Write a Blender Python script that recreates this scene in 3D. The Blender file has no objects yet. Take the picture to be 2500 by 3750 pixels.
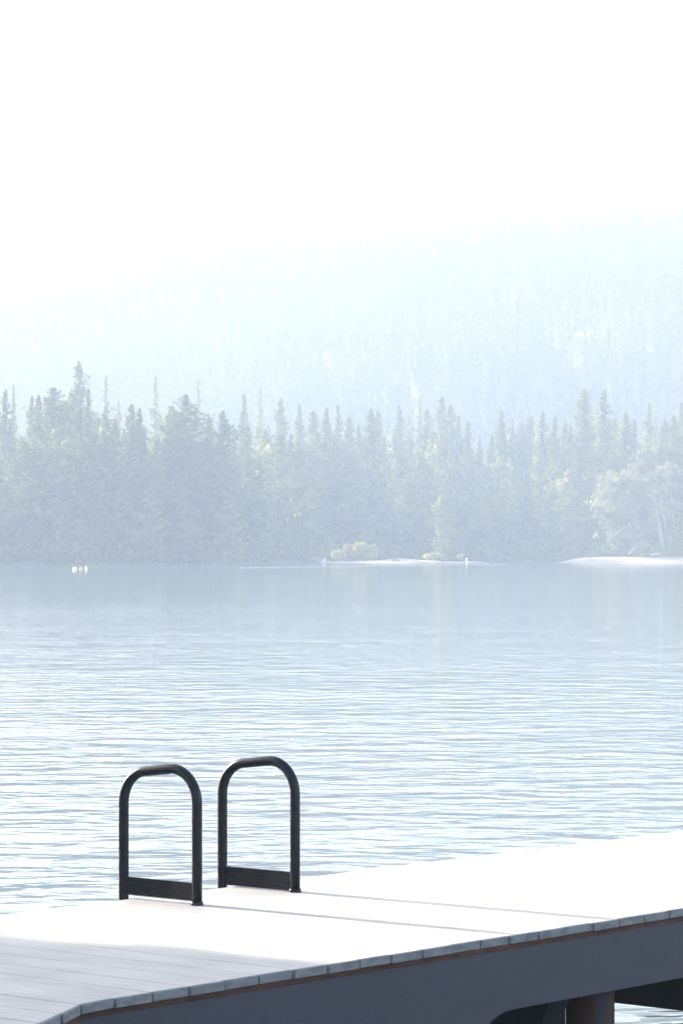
import bpy, bmesh, math, random
import numpy as np
from mathutils import Vector, Matrix

R = math.radians
random.seed(7)
C = bpy.context.scene.collection
scene = bpy.context.scene

# ------------------------------------------------------------------ camera calibration
F = 11300.0            # focal length in photo pixels (photo is 2500 x 3750)
DECK = 0.62            # deck above water
EYE = DECK + 1.435     # camera above water
HORIZON = 2010.0
PITCH = math.atan((HORIZON - 1875.0) / F)

def ray(px, py):
    u, v = (px - 1250.0) / F, (1875.0 - py) / F
    cy, sy = math.cos(PITCH), math.sin(PITCH)
    return Vector((u, cy - v * sy, sy + v * cy))
def G(px, py, z=DECK):              # photo pixel -> point on the level plane z
    r = ray(px, py); t = (z - EYE) / r.z
    return Vector((r.x * t, r.y * t, z))
def P(px, py, D):                   # photo pixel -> point at ground distance D
    r = ray(px, py); t = D / r.y
    return Vector((r.x * t, D, EYE + r.z * t))

# ------------------------------------------------------------------ helpers
def tag(o, label=None, cat=None, group=None, kind=None):
    if label: o['label'] = label
    if cat: o['category'] = cat
    if group: o['group'] = group
    if kind: o['kind'] = kind
    return o
def empty(name, loc, rz=0.0):
    o = bpy.data.objects.new(name, None); C.objects.link(o)
    o.location = loc; o.rotation_euler = (0, 0, rz); o.empty_display_size = 0.2
    return o
def mesh_obj(name, me, mat=None, parent=None):
    o = bpy.data.objects.new(name, me); C.objects.link(o)
    if mat and not me.materials: me.materials.append(mat)
    if parent: o.parent = parent
    return o
def from_bm(name, bm, mat=None, parent=None, smooth=False):
    me = bpy.data.meshes.new(name); bm.normal_update(); bm.to_mesh(me); bm.free()
    if smooth:
        for p in me.polygons: p.use_smooth = True
    return mesh_obj(name, me, mat, parent)
def np_mesh(name, verts, faces, tint=None):
    """verts (N,3), faces (M,k) numpy -> mesh; tint = one value per face"""
    me = bpy.data.meshes.new(name)
    verts = np.asarray(verts, np.float32); faces = np.asarray(faces, np.int32)
    k = faces.shape[1]
    me.vertices.add(len(verts)); me.vertices.foreach_set('co', verts.ravel())
    me.loops.add(faces.size); me.loops.foreach_set('vertex_index', faces.ravel())
    me.polygons.add(len(faces))
    me.polygons.foreach_set('loop_start', np.arange(0, faces.size, k, dtype=np.int32))
    me.polygons.foreach_set('loop_total', np.full(len(faces), k, np.int32))
    me.update(calc_edges=True)
    if tint is not None:
        a = me.attributes.new('tint', 'FLOAT', 'FACE')
        a.data.foreach_set('value', np.asarray(tint, np.float32))
    return me
def add_tube(bm, pts, rad, n=14, cap=True):
    pts = [Vector(p) for p in pts]
    rads = rad if isinstance(rad, (list, tuple)) else [rad] * len(pts)
    rings = []; up = None
    for i, p in enumerate(pts):
        t = (pts[min(i + 1, len(pts) - 1)] - pts[max(i - 1, 0)]).normalized()
        if up is None:
            up = t.orthogonal().normalized()
        else:
            up = (up - t * up.dot(t)).normalized()
        s = t.cross(up)
        rings.append([bm.verts.new(p + (up * math.cos(a) + s * math.sin(a)) * rads[i])
                      for a in [2 * math.pi * k / n for k in range(n)]])
    for a, b in zip(rings, rings[1:]):
        for k in range(n):
            bm.faces.new((a[k], a[(k + 1) % n], b[(k + 1) % n], b[k]))
    if cap:
        bm.faces.new(rings[0][::-1]); bm.faces.new(rings[-1])
def add_lathe(bm, prof, n=20, center=(0, 0, 0), sx=1.0, sy=1.0):
    c = Vector(center); rings = []
    for r, z in prof:
        rings.append([bm.verts.new(c + Vector((r * sx * math.cos(2 * math.pi * k / n), r * sy * math.sin(2 * math.pi * k / n), z))) for k in range(n)])
    for a, b in zip(rings, rings[1:]):
        for k in range(n):
            bm.faces.new((a[k], a[(k + 1) % n], b[(k + 1) % n], b[k]))
    bm.faces.new(rings[0][::-1]); bm.faces.new(rings[-1])
def add_prism(bm, poly, off):
    """closed polygon (list of Vectors) extruded by the vector off"""
    a = [bm.verts.new(p) for p in poly]; b = [bm.verts.new(p + off) for p in poly]
    n = len(poly)
    bm.faces.new(a[::-1]); bm.faces.new(b)
    for k in range(n):
        bm.faces.new((a[k], a[(k + 1) % n], b[(k + 1) % n], b[k]))
def fix(bm):
    bmesh.ops.recalc_face_normals(bm, faces=bm.faces)

# ------------------------------------------------------------------ materials
def new_mat(name):
    m = bpy.data.materials.new(name); m.use_nodes = True
    nt = m.node_tree
    return m, nt, nt.nodes['Principled BSDF'], nt.nodes['Material Output']
def N(nt, kind, **kw):
    n = nt.nodes.new(kind)
    for k, v in kw.items():
        if k in n.inputs: n.inputs[k].default_value = v
        else: setattr(n, k, v)
    return n
def ramp(nt, fac, stops):
    r = N(nt, 'ShaderNodeValToRGB'); e = r.color_ramp.elements
    while len(e) < len(stops): e.new(0.5)
    for el, (p, c) in zip(e, stops): el.position = p; el.color = (*c, 1)
    nt.links.new(fac, r.inputs[0]); return r.outputs[0]
def position(nt, scale=(1, 1, 1), rotz=0.0, obj=False):
    src = N(nt, 'ShaderNodeTexCoord').outputs['Object'] if obj else N(nt, 'ShaderNodeNewGeometry').outputs['Position']
    mp = N(nt, 'ShaderNodeMapping'); mp.inputs['Scale'].default_value = scale; mp.inputs['Rotation'].default_value = (0, 0, rotz)
    nt.links.new(src, mp.inputs[0]); return mp.outputs[0]
def noise(nt, vec, scale, detail=3.0, rough=0.55, out='Fac'):
    n = N(nt, 'ShaderNodeTexNoise', Scale=scale, Detail=detail, Roughness=rough)
    nt.links.new(vec, n.inputs['Vector']); return n.outputs[out]

def noisy_mat(name, stops, scale=6.0, stretch=(1, 1, 1), rough=0.7, bump=0.0, rotz=0.0, detail=4, spec=0.5, obj=False, metallic=0.0, bscale=None):
    m, nt, b, o = new_mat(name)
    v = position(nt, stretch, rotz, obj)
    f = noise(nt, v, scale, detail)
    nt.links.new(ramp(nt, f, stops), b.inputs['Base Color'])
    b.inputs['Roughness'].default_value = rough
    b.inputs['Specular IOR Level'].default_value = spec
    b.inputs['Metallic'].default_value = metallic
    if bump:
        bp = N(nt, 'ShaderNodeBump', Strength=bump, Distance=0.01)
        nt.links.new(noise(nt, v, bscale or scale * 3, 4), bp.inputs['Height']); nt.links.new(bp.outputs[0], b.inputs['Normal'])
    return m

E_ANG = R(49.6)
e = Vector((math.cos(E_ANG), math.sin(E_ANG), 0)); n_ = Vector((-e.y, e.x, 0)); up = Vector((0, 0, 1))
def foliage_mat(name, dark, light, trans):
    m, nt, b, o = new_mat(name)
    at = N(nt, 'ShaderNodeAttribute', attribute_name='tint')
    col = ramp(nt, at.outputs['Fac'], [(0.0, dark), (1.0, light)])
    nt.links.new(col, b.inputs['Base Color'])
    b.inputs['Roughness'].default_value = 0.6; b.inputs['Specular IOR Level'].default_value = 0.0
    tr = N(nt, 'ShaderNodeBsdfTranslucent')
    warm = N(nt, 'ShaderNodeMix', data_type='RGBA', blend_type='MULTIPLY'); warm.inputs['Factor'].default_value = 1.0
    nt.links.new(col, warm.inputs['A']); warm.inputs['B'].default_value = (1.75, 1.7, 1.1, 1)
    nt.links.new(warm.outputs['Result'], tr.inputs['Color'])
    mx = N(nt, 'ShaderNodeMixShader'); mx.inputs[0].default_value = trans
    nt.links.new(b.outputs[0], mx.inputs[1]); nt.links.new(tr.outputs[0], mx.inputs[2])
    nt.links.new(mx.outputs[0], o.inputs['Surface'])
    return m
M = {}
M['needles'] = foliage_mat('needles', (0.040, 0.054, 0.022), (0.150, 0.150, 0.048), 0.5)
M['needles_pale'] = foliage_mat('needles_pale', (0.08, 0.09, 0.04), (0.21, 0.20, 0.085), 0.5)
M['needles_dark'] = foliage_mat('hill_needles', (0.026, 0.034, 0.016), (0.085, 0.085, 0.032), 0.4)
M['needles_sun_tone'] = foliage_mat('sun_toned_pine_needles', (0.090, 0.090, 0.054), (0.22, 0.21, 0.125), 0.44)  # paler tone puts sunlight on the leaning pines into the needle colour
M['willow'] = foliage_mat('willow_leaves', (0.16, 0.155, 0.042), (0.42, 0.38, 0.12), 0.4)
M['bark'] = noisy_mat('bark', [(0.3, (0.09, 0.07, 0.055)), (0.7, (0.20, 0.16, 0.13))], 3.0, (1, 1, 0.2), 0.9, 0.5)
M['bark_pale'] = noisy_mat('pale_bark', [(0.3, (0.15, 0.13, 0.115)), (0.7, (0.27, 0.24, 0.215))], 3.0, (1, 1, 0.2), 0.9, 0.5)
M['deadwood'] = noisy_mat('bleached_wood', [(0.3, (0.28, 0.26, 0.24)), (0.7, (0.42, 0.40, 0.37))], 4.0, (1, 1, 1), 0.8, 0.3)
M['sand'] = noisy_mat('sand', [(0.3, (0.23, 0.185, 0.145)), (0.7, (0.33, 0.27, 0.215))], 0.8, (1, 1, 1), 0.95, 0.3)
M['rock'] = noisy_mat('pale_granite', [(0.3, (0.30, 0.27, 0.25)), (0.7, (0.45, 0.41, 0.38))], 0.4, (1, 1, 1), 0.9, 0.6)
M['hillground'] = noisy_mat('forest_floor', [(0.35, (0.03, 0.034, 0.02)), (0.65, (0.075, 0.07, 0.042))], 0.05, (1, 1, 1), 0.95, 0.0)
M['bank'] = noisy_mat('bank_earth', [(0.3, (0.10, 0.09, 0.06)), (0.7, (0.24, 0.20, 0.14))], 0.35, (1, 1, 1), 0.95, 0.3)
M['paint_white'] = noisy_mat('white_float_plastic', [(0.3, (0.74, 0.74, 0.72)), (0.7, (0.84, 0.84, 0.82))], 3, (1, 1, 1), 0.4, obj=True)
M['paint_orange'] = noisy_mat('orange_float_plastic', [(0.3, (0.62, 0.24, 0.15)), (0.7, (0.70, 0.31, 0.20))], 3, (1, 1, 1), 0.4, obj=True)
M['feather'] = noisy_mat('white_feathers', [(0.3, (0.70, 0.70, 0.70)), (0.7, (0.84, 0.84, 0.84))], 5, (1, 1, 1), 0.8, obj=True)
M['rope'] = noisy_mat('white_rope', [(0.3, (0.30, 0.31, 0.32)), (0.7, (0.40, 0.41, 0.42))], 5, (1, 1, 1), 0.8)
M['black_metal'] = noisy_mat('black_coated_steel', [(0.35, (0.004, 0.005, 0.008)), (0.7, (0.008, 0.009, 0.013))], 20, (1, 1, 1), 0.26, 0.04, bscale=160, spec=0.2)
M['black_plate'] = noisy_mat('black_ribbed_plate', [(0.35, (0.009, 0.009, 0.011)), (0.7, (0.016, 0.016, 0.018))], 20, (1, 1, 1), 0.5, 0.1, bscale=120, spec=0.2)
M['edge_highlight'] = noisy_mat('plate_edge_highlight', [(0.3, (0.45, 0.46, 0.48)), (0.7, (0.62, 0.63, 0.65))], 30, (1, 1, 1), 0.35, metallic=0.8)  # pale colour of the highlight line drawn along the plates
M['fascia'] = noisy_mat('blue_grey_fascia_paint', [(0.3, (0.0155, 0.015, 0.027)), (0.7, (0.0205, 0.0195, 0.034))], 2.2, (1, 1, 2.0), 0.55, 0.08, bscale=40)
M['stringer'] = noisy_mat('rusty_brown_timber', [(0.3, (0.026, 0.008, 0.004)), (0.55, (0.060, 0.019, 0.009)), (0.8, (0.10, 0.036, 0.018))], 9, (1, 1, 6), 0.85, 0.4)
M['float'] = noisy_mat('black_float_tub', [(0.3, (0.006, 0.007, 0.010)), (0.7, (0.010, 0.011, 0.015))], 5, (1, 1, 1), 0.7, spec=0.08)
M['brace'] = noisy_mat('dark_brace', [(0.3, (0.005, 0.005, 0.008)), (0.7, (0.009, 0.009, 0.014))], 8, (1, 1, 1), 0.7, spec=0.1)

# deck: weathered wood, grain along the boards, one tint per board
m, nt, b, o = new_mat('weathered_deck_boards')
v = position(nt, (1, 1, 1), -E_ANG)
mp = N(nt, 'ShaderNodeMapping'); mp.inputs['Scale'].default_value = (9.0, 0.7, 3.0); nt.links.new(v, mp.inputs[0])
grain = noise(nt, mp.outputs[0], 5.0, 6, 0.6)
col = ramp(nt, grain, [(0.25, (0.315, 0.285, 0.25)), (0.5, (0.39, 0.355, 0.315)), (0.8, (0.44, 0.405, 0.36))])
at = N(nt, 'ShaderNodeAttribute', attribute_name='tint')
tv = ramp(nt, at.outputs['Fac'], [(0.0, (0.93, 0.93, 0.935)), (1.0, (1.0, 1.0, 1.0))])
mul = N(nt, 'ShaderNodeMix', data_type='RGBA', blend_type='MULTIPLY'); mul.inputs['Factor'].default_value = 1.0
nt.links.new(col, mul.inputs['A']); nt.links.new(tv, mul.inputs['B'])
stain = ramp(nt, noise(nt, v, 2.3, 5, 0.6), [(0.35, (0.84, 0.84, 0.86)), (0.6, (1, 1, 1))])
mul2 = N(nt, 'ShaderNodeMix', data_type='RGBA', blend_type='MULTIPLY'); mul2.inputs['Factor'].default_value = 1.0
nt.links.new(mul.outputs['Result'], mul2.inputs['A']); nt.links.new(stain, mul2.inputs['B'])
nt.links.new(mul2.outputs['Result'], b.inputs['Base Color'])
b.inputs['Roughness'].default_value = 0.6
bp = N(nt, 'ShaderNodeBump', Strength=0.25, Distance=0.004)
nt.links.new(grain, bp.inputs['Height']); nt.links.new(bp.outputs[0], b.inputs['Normal'])
M['deck'] = m
M['end_grain'] = noisy_mat('weathered_end_grain', [(0.3, (0.11, 0.105, 0.11)), (0.55, (0.165, 0.16, 0.165)), (0.8, (0.205, 0.20, 0.20))], 14, (1, 1, 3), 0.85, 0.4)

# rusty pile: brown with grey-blue paint left in broad vertical bands
m, nt, b, o = new_mat('rusting_painted_pile')
v = position(nt, (1, 1, 0.08), 0, True)
f = noise(nt, v, 11.0, 5, 0.6)
col = ramp(nt, f, [(0.36, (0.020, 0.008, 0.005)), (0.55, (0.055, 0.024, 0.013)), (0.66, (0.030, 0.030, 0.042))])
nt.links.new(col, b.inputs['Base Color']); b.inputs['Roughness'].default_value = 0.7; b.inputs['Specular IOR Level'].default_value = 0.15
M['pile'] = m

# water
m, nt, b, o = new_mat('lake_water')
b.inputs['Base Color'].default_value = (0.130, 0.158, 0.172, 1)
b.inputs['Roughness'].default_value = 0.04
b.inputs['IOR'].default_value = 1.333
pos = N(nt, 'ShaderNodeNewGeometry').outputs['Position']
def wave(scale, stretch, rot, detail, dist):
    mp = N(nt, 'ShaderNodeMapping'); mp.inputs['Scale'].default_value = stretch; mp.inputs['Rotation'].default_value = (0, 0, rot)
    nt.links.new(pos, mp.inputs[0])
    n = N(nt, 'ShaderNodeTexNoise', Scale=scale, Detail=detail, Roughness=0.45, Distortion=dist)
    nt.links.new(mp.outputs[0], n.inputs['Vector']); return n.outputs['Fac']
def math_n(op, a, c):
    n = N(nt, 'ShaderNodeMath', operation=op)
    for i, x in enumerate((a, c)):
        if hasattr(x, 'links'): nt.links.new(x, n.inputs[i])
        else: n.inputs[i].default_value = x
    return n.outputs[0]
w1 = wave(1.6, (0.72, 1.0, 1), R(4), 2.0, 0.4)
w2 = wave(4.2, (0.70, 1.0, 1), R(-12), 2.0, 0.3)
w4 = wave(9.0, (0.8, 1.0, 1), R(20), 1.0, 0.2)
w3 = wave(0.22, (0.6, 1.0, 1), R(9), 1.0, 0.2)
patch = wave(0.020, (0.5, 1.0, 1), R(5), 2.0, 0.5)
hgt = math_n('ADD', math_n('ADD', math_n('MULTIPLY', w1, 0.085), math_n('ADD', math_n('MULTIPLY', w2, 0.026), math_n('MULTIPLY', w4, 0.008))), math_n('MULTIPLY', w3, 0.10))
amp = ramp(nt, patch, [(0.35, (0.55, 0.55, 0.55)), (0.65, (1, 1, 1))])
hgt = math_n('MULTIPLY', hgt, amp)
sep = N(nt, 'ShaderNodeSeparateXYZ'); nt.links.new(pos, sep.inputs[0])
far = ramp(nt, math_n('ADD', math_n('DIVIDE', sep.outputs['Y'], 400.0), math_n('MULTIPLY', math_n('SUBTRACT', patch, 0.5), 0.45)), [(0.0, (1.15, 1.15, 1.15)), (0.06, (1.0, 1.0, 1.0)), (0.12, (.66, .66, .66)), (0.22, (.46, .46, .46)), (0.5, (.34, .34, .34)), (0.95, (.25, .25, .25))])   # the lake lies calmer under the far woods
hgt = math_n('MULTIPLY', hgt, far)
bp = N(nt, 'ShaderNodeBump', Strength=1.0, Distance=1.0)
nt.links.new(hgt, bp.inputs['Height']); nt.links.new(bp.outputs[0], b.inputs['Normal'])
M['water'] = m

# ------------------------------------------------------------------ setting: water, terrain, sandbars
me = np_mesh('water', [(-520, -60, 0), (520, -60, 0), (520, 700, 0), (-520, 700, 0)], [(0, 1, 2, 3)])
tag(mesh_obj('water', me, M['water']), 'rippled lake water, pale blue with white streaks of reflected sky', 'water', kind='structure')

rng = np.random.default_rng(3)
def vnoise(x, y, seed=0):
    """smooth 2-d value noise, 0..1"""
    xi = np.floor(x).astype(np.int64); yi = np.floor(y).astype(np.int64); fx = x - xi; fy = y - yi
    def h(a, c):
        k = (a * 374761393 + c * 668265263 + seed * 974711) & 0xffffffff
        k = ((k ^ (k >> 13)) * 1274126177) & 0xffffffff
        return ((k ^ (k >> 16)) & 0xffff) / 65535.0
    fx = fx * fx * (3 - 2 * fx); fy = fy * fy * (3 - 2 * fy)
    return (h(xi, yi) * (1 - fx) + h(xi + 1, yi) * fx) * (1 - fy) + (h(xi, yi + 1) * (1 - fx) + h(xi + 1, yi + 1) * fx) * fy
def sstep(a, c, x):
    t = np.clip((x - a) / (c - a), 0.0, 1.0); return t * t * (3 - 2 * t)
RIDGE_X = [-420, -150, -111, -83, -57, 0, 17, 31, 44, 110, 170, 420]
RIDGE_Y = [1260, 1190, 1120, 1035, 975, 950, 920, 905, 895, 845, 820, 770]
RIDGE_D = 1000.0; HILL_Y = 610.0
def shore_y(x):
    return 404 + 56 * sstep(-30, 4, x) + 5 * np.sin(x * 0.09) + 3 * np.sin(x * 0.23 + 1)
def ground_h(x, y):
    x = np.asarray(x, float); y = np.asarray(y, float)
    d = y - shore_y(x)
    z = np.where(d < 0, np.maximum(d * 0.06, -0.9), np.minimum(d * 0.12, 1.1) + 0.012 * np.maximum(d, 0))
    az = x / np.maximum(y, 300); back = sstep(0.10, -0.14, az)                # the hill stands farther off towards the left
    hy, rd = HILL_Y + 170 * back, RIDGE_D + 360 * back
    rid = np.interp(az * 1000, RIDGE_X, [EYE + (HORIZON - (v + 135)) / F * 1000 for v in RIDGE_Y]) * rd / 1000
    t = np.clip((y - hy) / (rd - hy), 0, 1.25)
    hill = rid * np.where(t < 1, np.sin(t * math.pi / 2) ** 1.25, np.cos((t - 1) * math.pi * 0.7))
    return z + hill + (vnoise(x / 28, y / 28, 5) - 0.5) * 3 * np.clip((y - hy) / 100, 0, 1)
gx = np.linspace(-430, 430, 173); gy = np.concatenate([np.linspace(370, 520, 76), np.linspace(525, 1420, 160)])
X, Y = np.meshgrid(gx, gy); Z = ground_h(X, Y)
nx = len(gx); idx = np.arange(len(gy) * nx).reshape(len(gy), nx)
faces = np.stack([idx[:-1, :-1], idx[:-1, 1:], idx[1:, 1:], idx[1:, :-1]], -1).reshape(-1, 4)
me = np_mesh('hillside', np.stack([X, Y, Z], -1).reshape(-1, 3), faces)
for p in me.polygons: p.use_smooth = True
tag(mesh_obj('hillside', me, M['hillground']), 'wooded far shore rising to a hazy hill', 'hillside', kind='structure')

def sandbar(name, outline, top, label, relief=lambda x: 1.0):
    """low mound: outline polygon at the waterline, rounded up to a flat crest"""
    bm = bmesh.new(); n = len(outline); c = sum((Vector((x, y, 0)) for x, y in outline), Vector()) / n
    rings = []
    for k, (inset, z) in enumerate([(-1.5, -0.25), (0, 0.0), (1.2, 0.30 * top), (2.6, 0.66 * top), (4.5, 0.92 * top), (6.5, top)]):
        ring = []
        for i, (x, y) in enumerate(outline):
            p0 = Vector((*outline[i - 1], 0)); p1 = Vector((*outline[(i + 1) % n], 0)); t = (p1 - p0).normalized()
            nr = Vector((-t.y, t.x, 0)); wob = 0.4 * math.sin(i * 1.7 + k)
            q = Vector((x, y, 0)); lim = (c - q).length * 0.85
            ring.append(bm.verts.new(q + nr * max(min(inset + wob * (k > 1), lim), -1.5) + Vector((0, 0, z * (relief(x) if z > 0 else 1) + 0.04 * math.sin(i * 2.3 + k * 1.1) * (k > 1)))))
        rings.append(ring)
    for a, d in zip(rings, rings[1:]):
        for i in range(n): bm.faces.new((a[i], a[(i + 1) % n], d[(i + 1) % n], d[i]))
    bm.faces.new(rings[-1])
    bmesh.ops.triangulate(bm, faces=[f for f in bm.faces if len(f.verts) > 4])
    fix(bm)
    o = from_bm(name, bm, M['sand'], smooth=True)
    return tag(o, label, 'sandbar', kind='structure')
def oval(pts_front, pts_back):
    return pts_front + pts_back
sandbar('sandbar', [(-6.5, 452), (-3, 449.5), (2, 447.5), (7, 446.5), (12, 447), (16, 449), (20.5, 453), (23, 457), (18, 462), (10, 465), (3, 466), (-3, 463), (-6, 457)], 0.62,
        'low pale sand spit at the middle of the far shore, under the yellow bush', lambda x: 0.30 + 0.70 * math.exp(-((x - 9.0) / 3.6) ** 2))
sandbar('sandbar', [(32.0, 459), (35, 454), (40, 450), (47, 448), (56, 447), (68, 446.5), (90, 446), (115, 450), (115, 480), (90, 484), (65, 480), (50, 474), (40, 467), (34, 463)], 0.88,
        'bright pale sandbar tapering to a point at the right of the far shore')
# the near bank to the left, outside the frame, that carries the tree shading the deck
bm = bmesh.new()
add_lathe(bm, [(9.5, -0.8), (8.4, 0.0), (7.0, 0.5), (4.5, 0.8), (1.5, 0.9)], 28, (0, 0, 0), 1.1, 1.6)
fix(bm); o = from_bm('shore', bm, M['bank'], smooth=True); o.location = (-19.5, 21.5, 0)
tag(o, 'earth bank at the left outside the frame', 'shore', kind='structure')

# ------------------------------------------------------------------ trees
def conifer_quads(H, b0, rad, shape, nb, leaf, seed, dens=1.0, gap=0.35):
    """crown of needle sprays hung on drooping boughs: (verts, faces, tint)"""
    r = random.Random(seed); V = []; T = []
    ph = [r.uniform(0, 6.28) for _ in range(4)]
    for i in range(nb):
        tt = min(0.995, ((i + r.random()) / nb) ** 0.9)
        q = 1 - tt
        prof = {'spire': q ** 0.55 * (1.0 if tt > 0.12 else 0.6 + 3.3 * tt),
                'column': min(1.0, 2.5 * q ** 0.6) * (0.75 + 0.25 * q) * (0.55 + 3.7 * tt if tt < 0.12 else 1),
                'pine': min(1.0, 2.4 * q ** 0.7) * min(1, 0.45 + 1.6 * tt),
                'airy': q ** 0.75 * (0.6 + 0.4 * abs(math.sin(tt * 31 + ph[3])))}[shape]
        a = r.uniform(0, 2 * math.pi)
        lobe = 0.80 + 0.16 * math.sin(a * 2 + ph[0] + tt * 7) + 0.20 * math.sin(tt * 26 + ph[1] + 1.5 * math.sin(a + ph[2]))
        if r.random() < gap * 0.4: lobe *= 0.5
        L = max(rad * prof * lobe * r.uniform(0.72, 1.18), 0.10)
        el = 0.75 * tt ** 2 - 0.30 * (1 - tt) + r.uniform(-0.12, 0.12)
        d = Vector((math.cos(a) * math.cos(el), math.sin(a) * math.cos(el), math.sin(el)))
        side = Vector((-math.sin(a), math.cos(a), 0)); z = H * (b0 + (1 - b0) * tt)
        lf = leaf * (1.0 - 0.5 * tt)
        m = max(3, int((L / lf) * 3.2 * dens)); bt = 0.4 + 0.3 * math.sin(a * 1.5 + ph[1] + tt * 11) + r.uniform(-0.15, 0.15)
        for k in range(m):
            u = max(((k + r.random()) / m) ** 0.62, 0.15)
            spread = 0.34 * L * (1.15 - u) * r.uniform(-1, 1) + r.gauss(0, 0.12) * lf
            c = Vector((0, 0, z)) + d * (L * u) + side * spread + Vector((0, 0, 0.16 * L * u * u + r.gauss(0, 0.22) * lf))
            nrm = Vector((d.x * .8, d.y * .8, .5)) + Vector((r.gauss(0, .24), r.gauss(0, .24), r.gauss(0, .2)))
            ax = (d + side * r.gauss(0, .55) + Vector((0, 0, r.gauss(-.1, .25))))
            si = nrm.cross(ax).normalized(); ax = si.cross(nrm).normalized()
            l = lf * r.uniform(0.7, 1.3); w = l * r.uniform(0.42, 0.66)
            V += [c - ax * l * 0.5, c + si * w * 0.5 - ax * l * 0.05, c + ax * l * 0.6, c - si * w * 0.5]
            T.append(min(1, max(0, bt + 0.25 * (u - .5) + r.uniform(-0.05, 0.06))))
    for k in range(10):                                    # the leader
        z = H * (1 - 0.009 * k); w = leaf * (0.03 + 0.03 * k); a = r.uniform(0, 3.14)
        s = Vector((math.cos(a), math.sin(a), 0)) * w
        c = Vector((0, 0, z)); up_ = Vector((0, 0, leaf * 0.4))
        V += [c - up_, c + s, c + up_, c - s]; T.append(r.random())
    V = np.array([tuple(p) for p in V]); n = len(T)
    return V, np.arange(4 * n).reshape(n, 4), T
def trunk_mesh(name, pts, rads, n=8, limbs=()):
    bm = bmesh.new(); add_tube(bm, pts, rads, n)
    for lp, lr in limbs: add_tube(bm, lp, lr, 5)
    fix(bm); me = bpy.data.meshes.new(name); bm.to_mesh(me); bm.free()
    for p in me.polygons: p.use_smooth = True
    return me
PROTO = {}
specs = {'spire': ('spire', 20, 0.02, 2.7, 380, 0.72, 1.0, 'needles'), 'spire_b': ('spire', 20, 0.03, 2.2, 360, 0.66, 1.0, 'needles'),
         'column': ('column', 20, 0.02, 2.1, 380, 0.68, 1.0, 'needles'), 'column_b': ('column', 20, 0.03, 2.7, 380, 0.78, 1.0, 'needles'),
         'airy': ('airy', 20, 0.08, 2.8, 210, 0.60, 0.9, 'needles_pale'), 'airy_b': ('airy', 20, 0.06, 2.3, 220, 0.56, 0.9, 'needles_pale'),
         'pine': ('pine', 20, 0.06, 2.6, 360, 0.78, 1.0, 'needles'), 'lit': ('column', 12, 0.02, 1.8, 300, 0.52, 1.0, 'needles_pale')}  # lit: its sunlit look is put in by the paler needle colour
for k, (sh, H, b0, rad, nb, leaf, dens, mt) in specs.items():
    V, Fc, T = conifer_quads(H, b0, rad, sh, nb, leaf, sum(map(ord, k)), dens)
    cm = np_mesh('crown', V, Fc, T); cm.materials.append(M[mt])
    rr = random.Random(len(k) * 7 + 1); limbs = []
    for j in range(10):
        z = H * (0.12 + 0.05 * j); a = rr.uniform(0, 6.28); L = rr.uniform(0.6, 1.3)
        limbs.append(([(0, 0, z), (math.cos(a) * L, math.sin(a) * L, z + rr.uniform(-0.3, 0.2))], [0.05, 0.015]))
    tm = trunk_mesh('trunk', [(0, 0, -0.4), (0, 0, 0.3), (0.05, 0.03, H * 0.35), (-0.04, 0.05, H * 0.7), (0, 0, H * 0.99)],
                    [0.27, 0.22, 0.16, 0.09, 0.02], 8, limbs)
    tm.materials.append(M['bark'])
    PROTO[k] = (H, cm, tm)
TG = 'conifers of the far shore'
def plant(kind, px, ptop, D, label, wide=1.0, cat='tree', group=TG, rot=None, name='conifer'):
    H, cm, tm = PROTO[kind]
    tp = P(px, ptop, D); zb = float(ground_h(tp.x, D)); zb = max(zb, 0.3)
    s = max((tp.z - zb) / H, 0.15)
    root = empty(name, (tp.x, D, zb), random.uniform(0, 6.28) if rot is None else rot)
    sx = s ** 0.6 * wide * (1.22 if kind in ('spire', 'column_b', 'pine', 'column') else 1.1)
    root.scale = (sx, sx, s)
    mesh_obj('crown', cm, None, root); mesh_obj('trunk', tm, None, root)
    return tag(root, label, cat, group)

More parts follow.
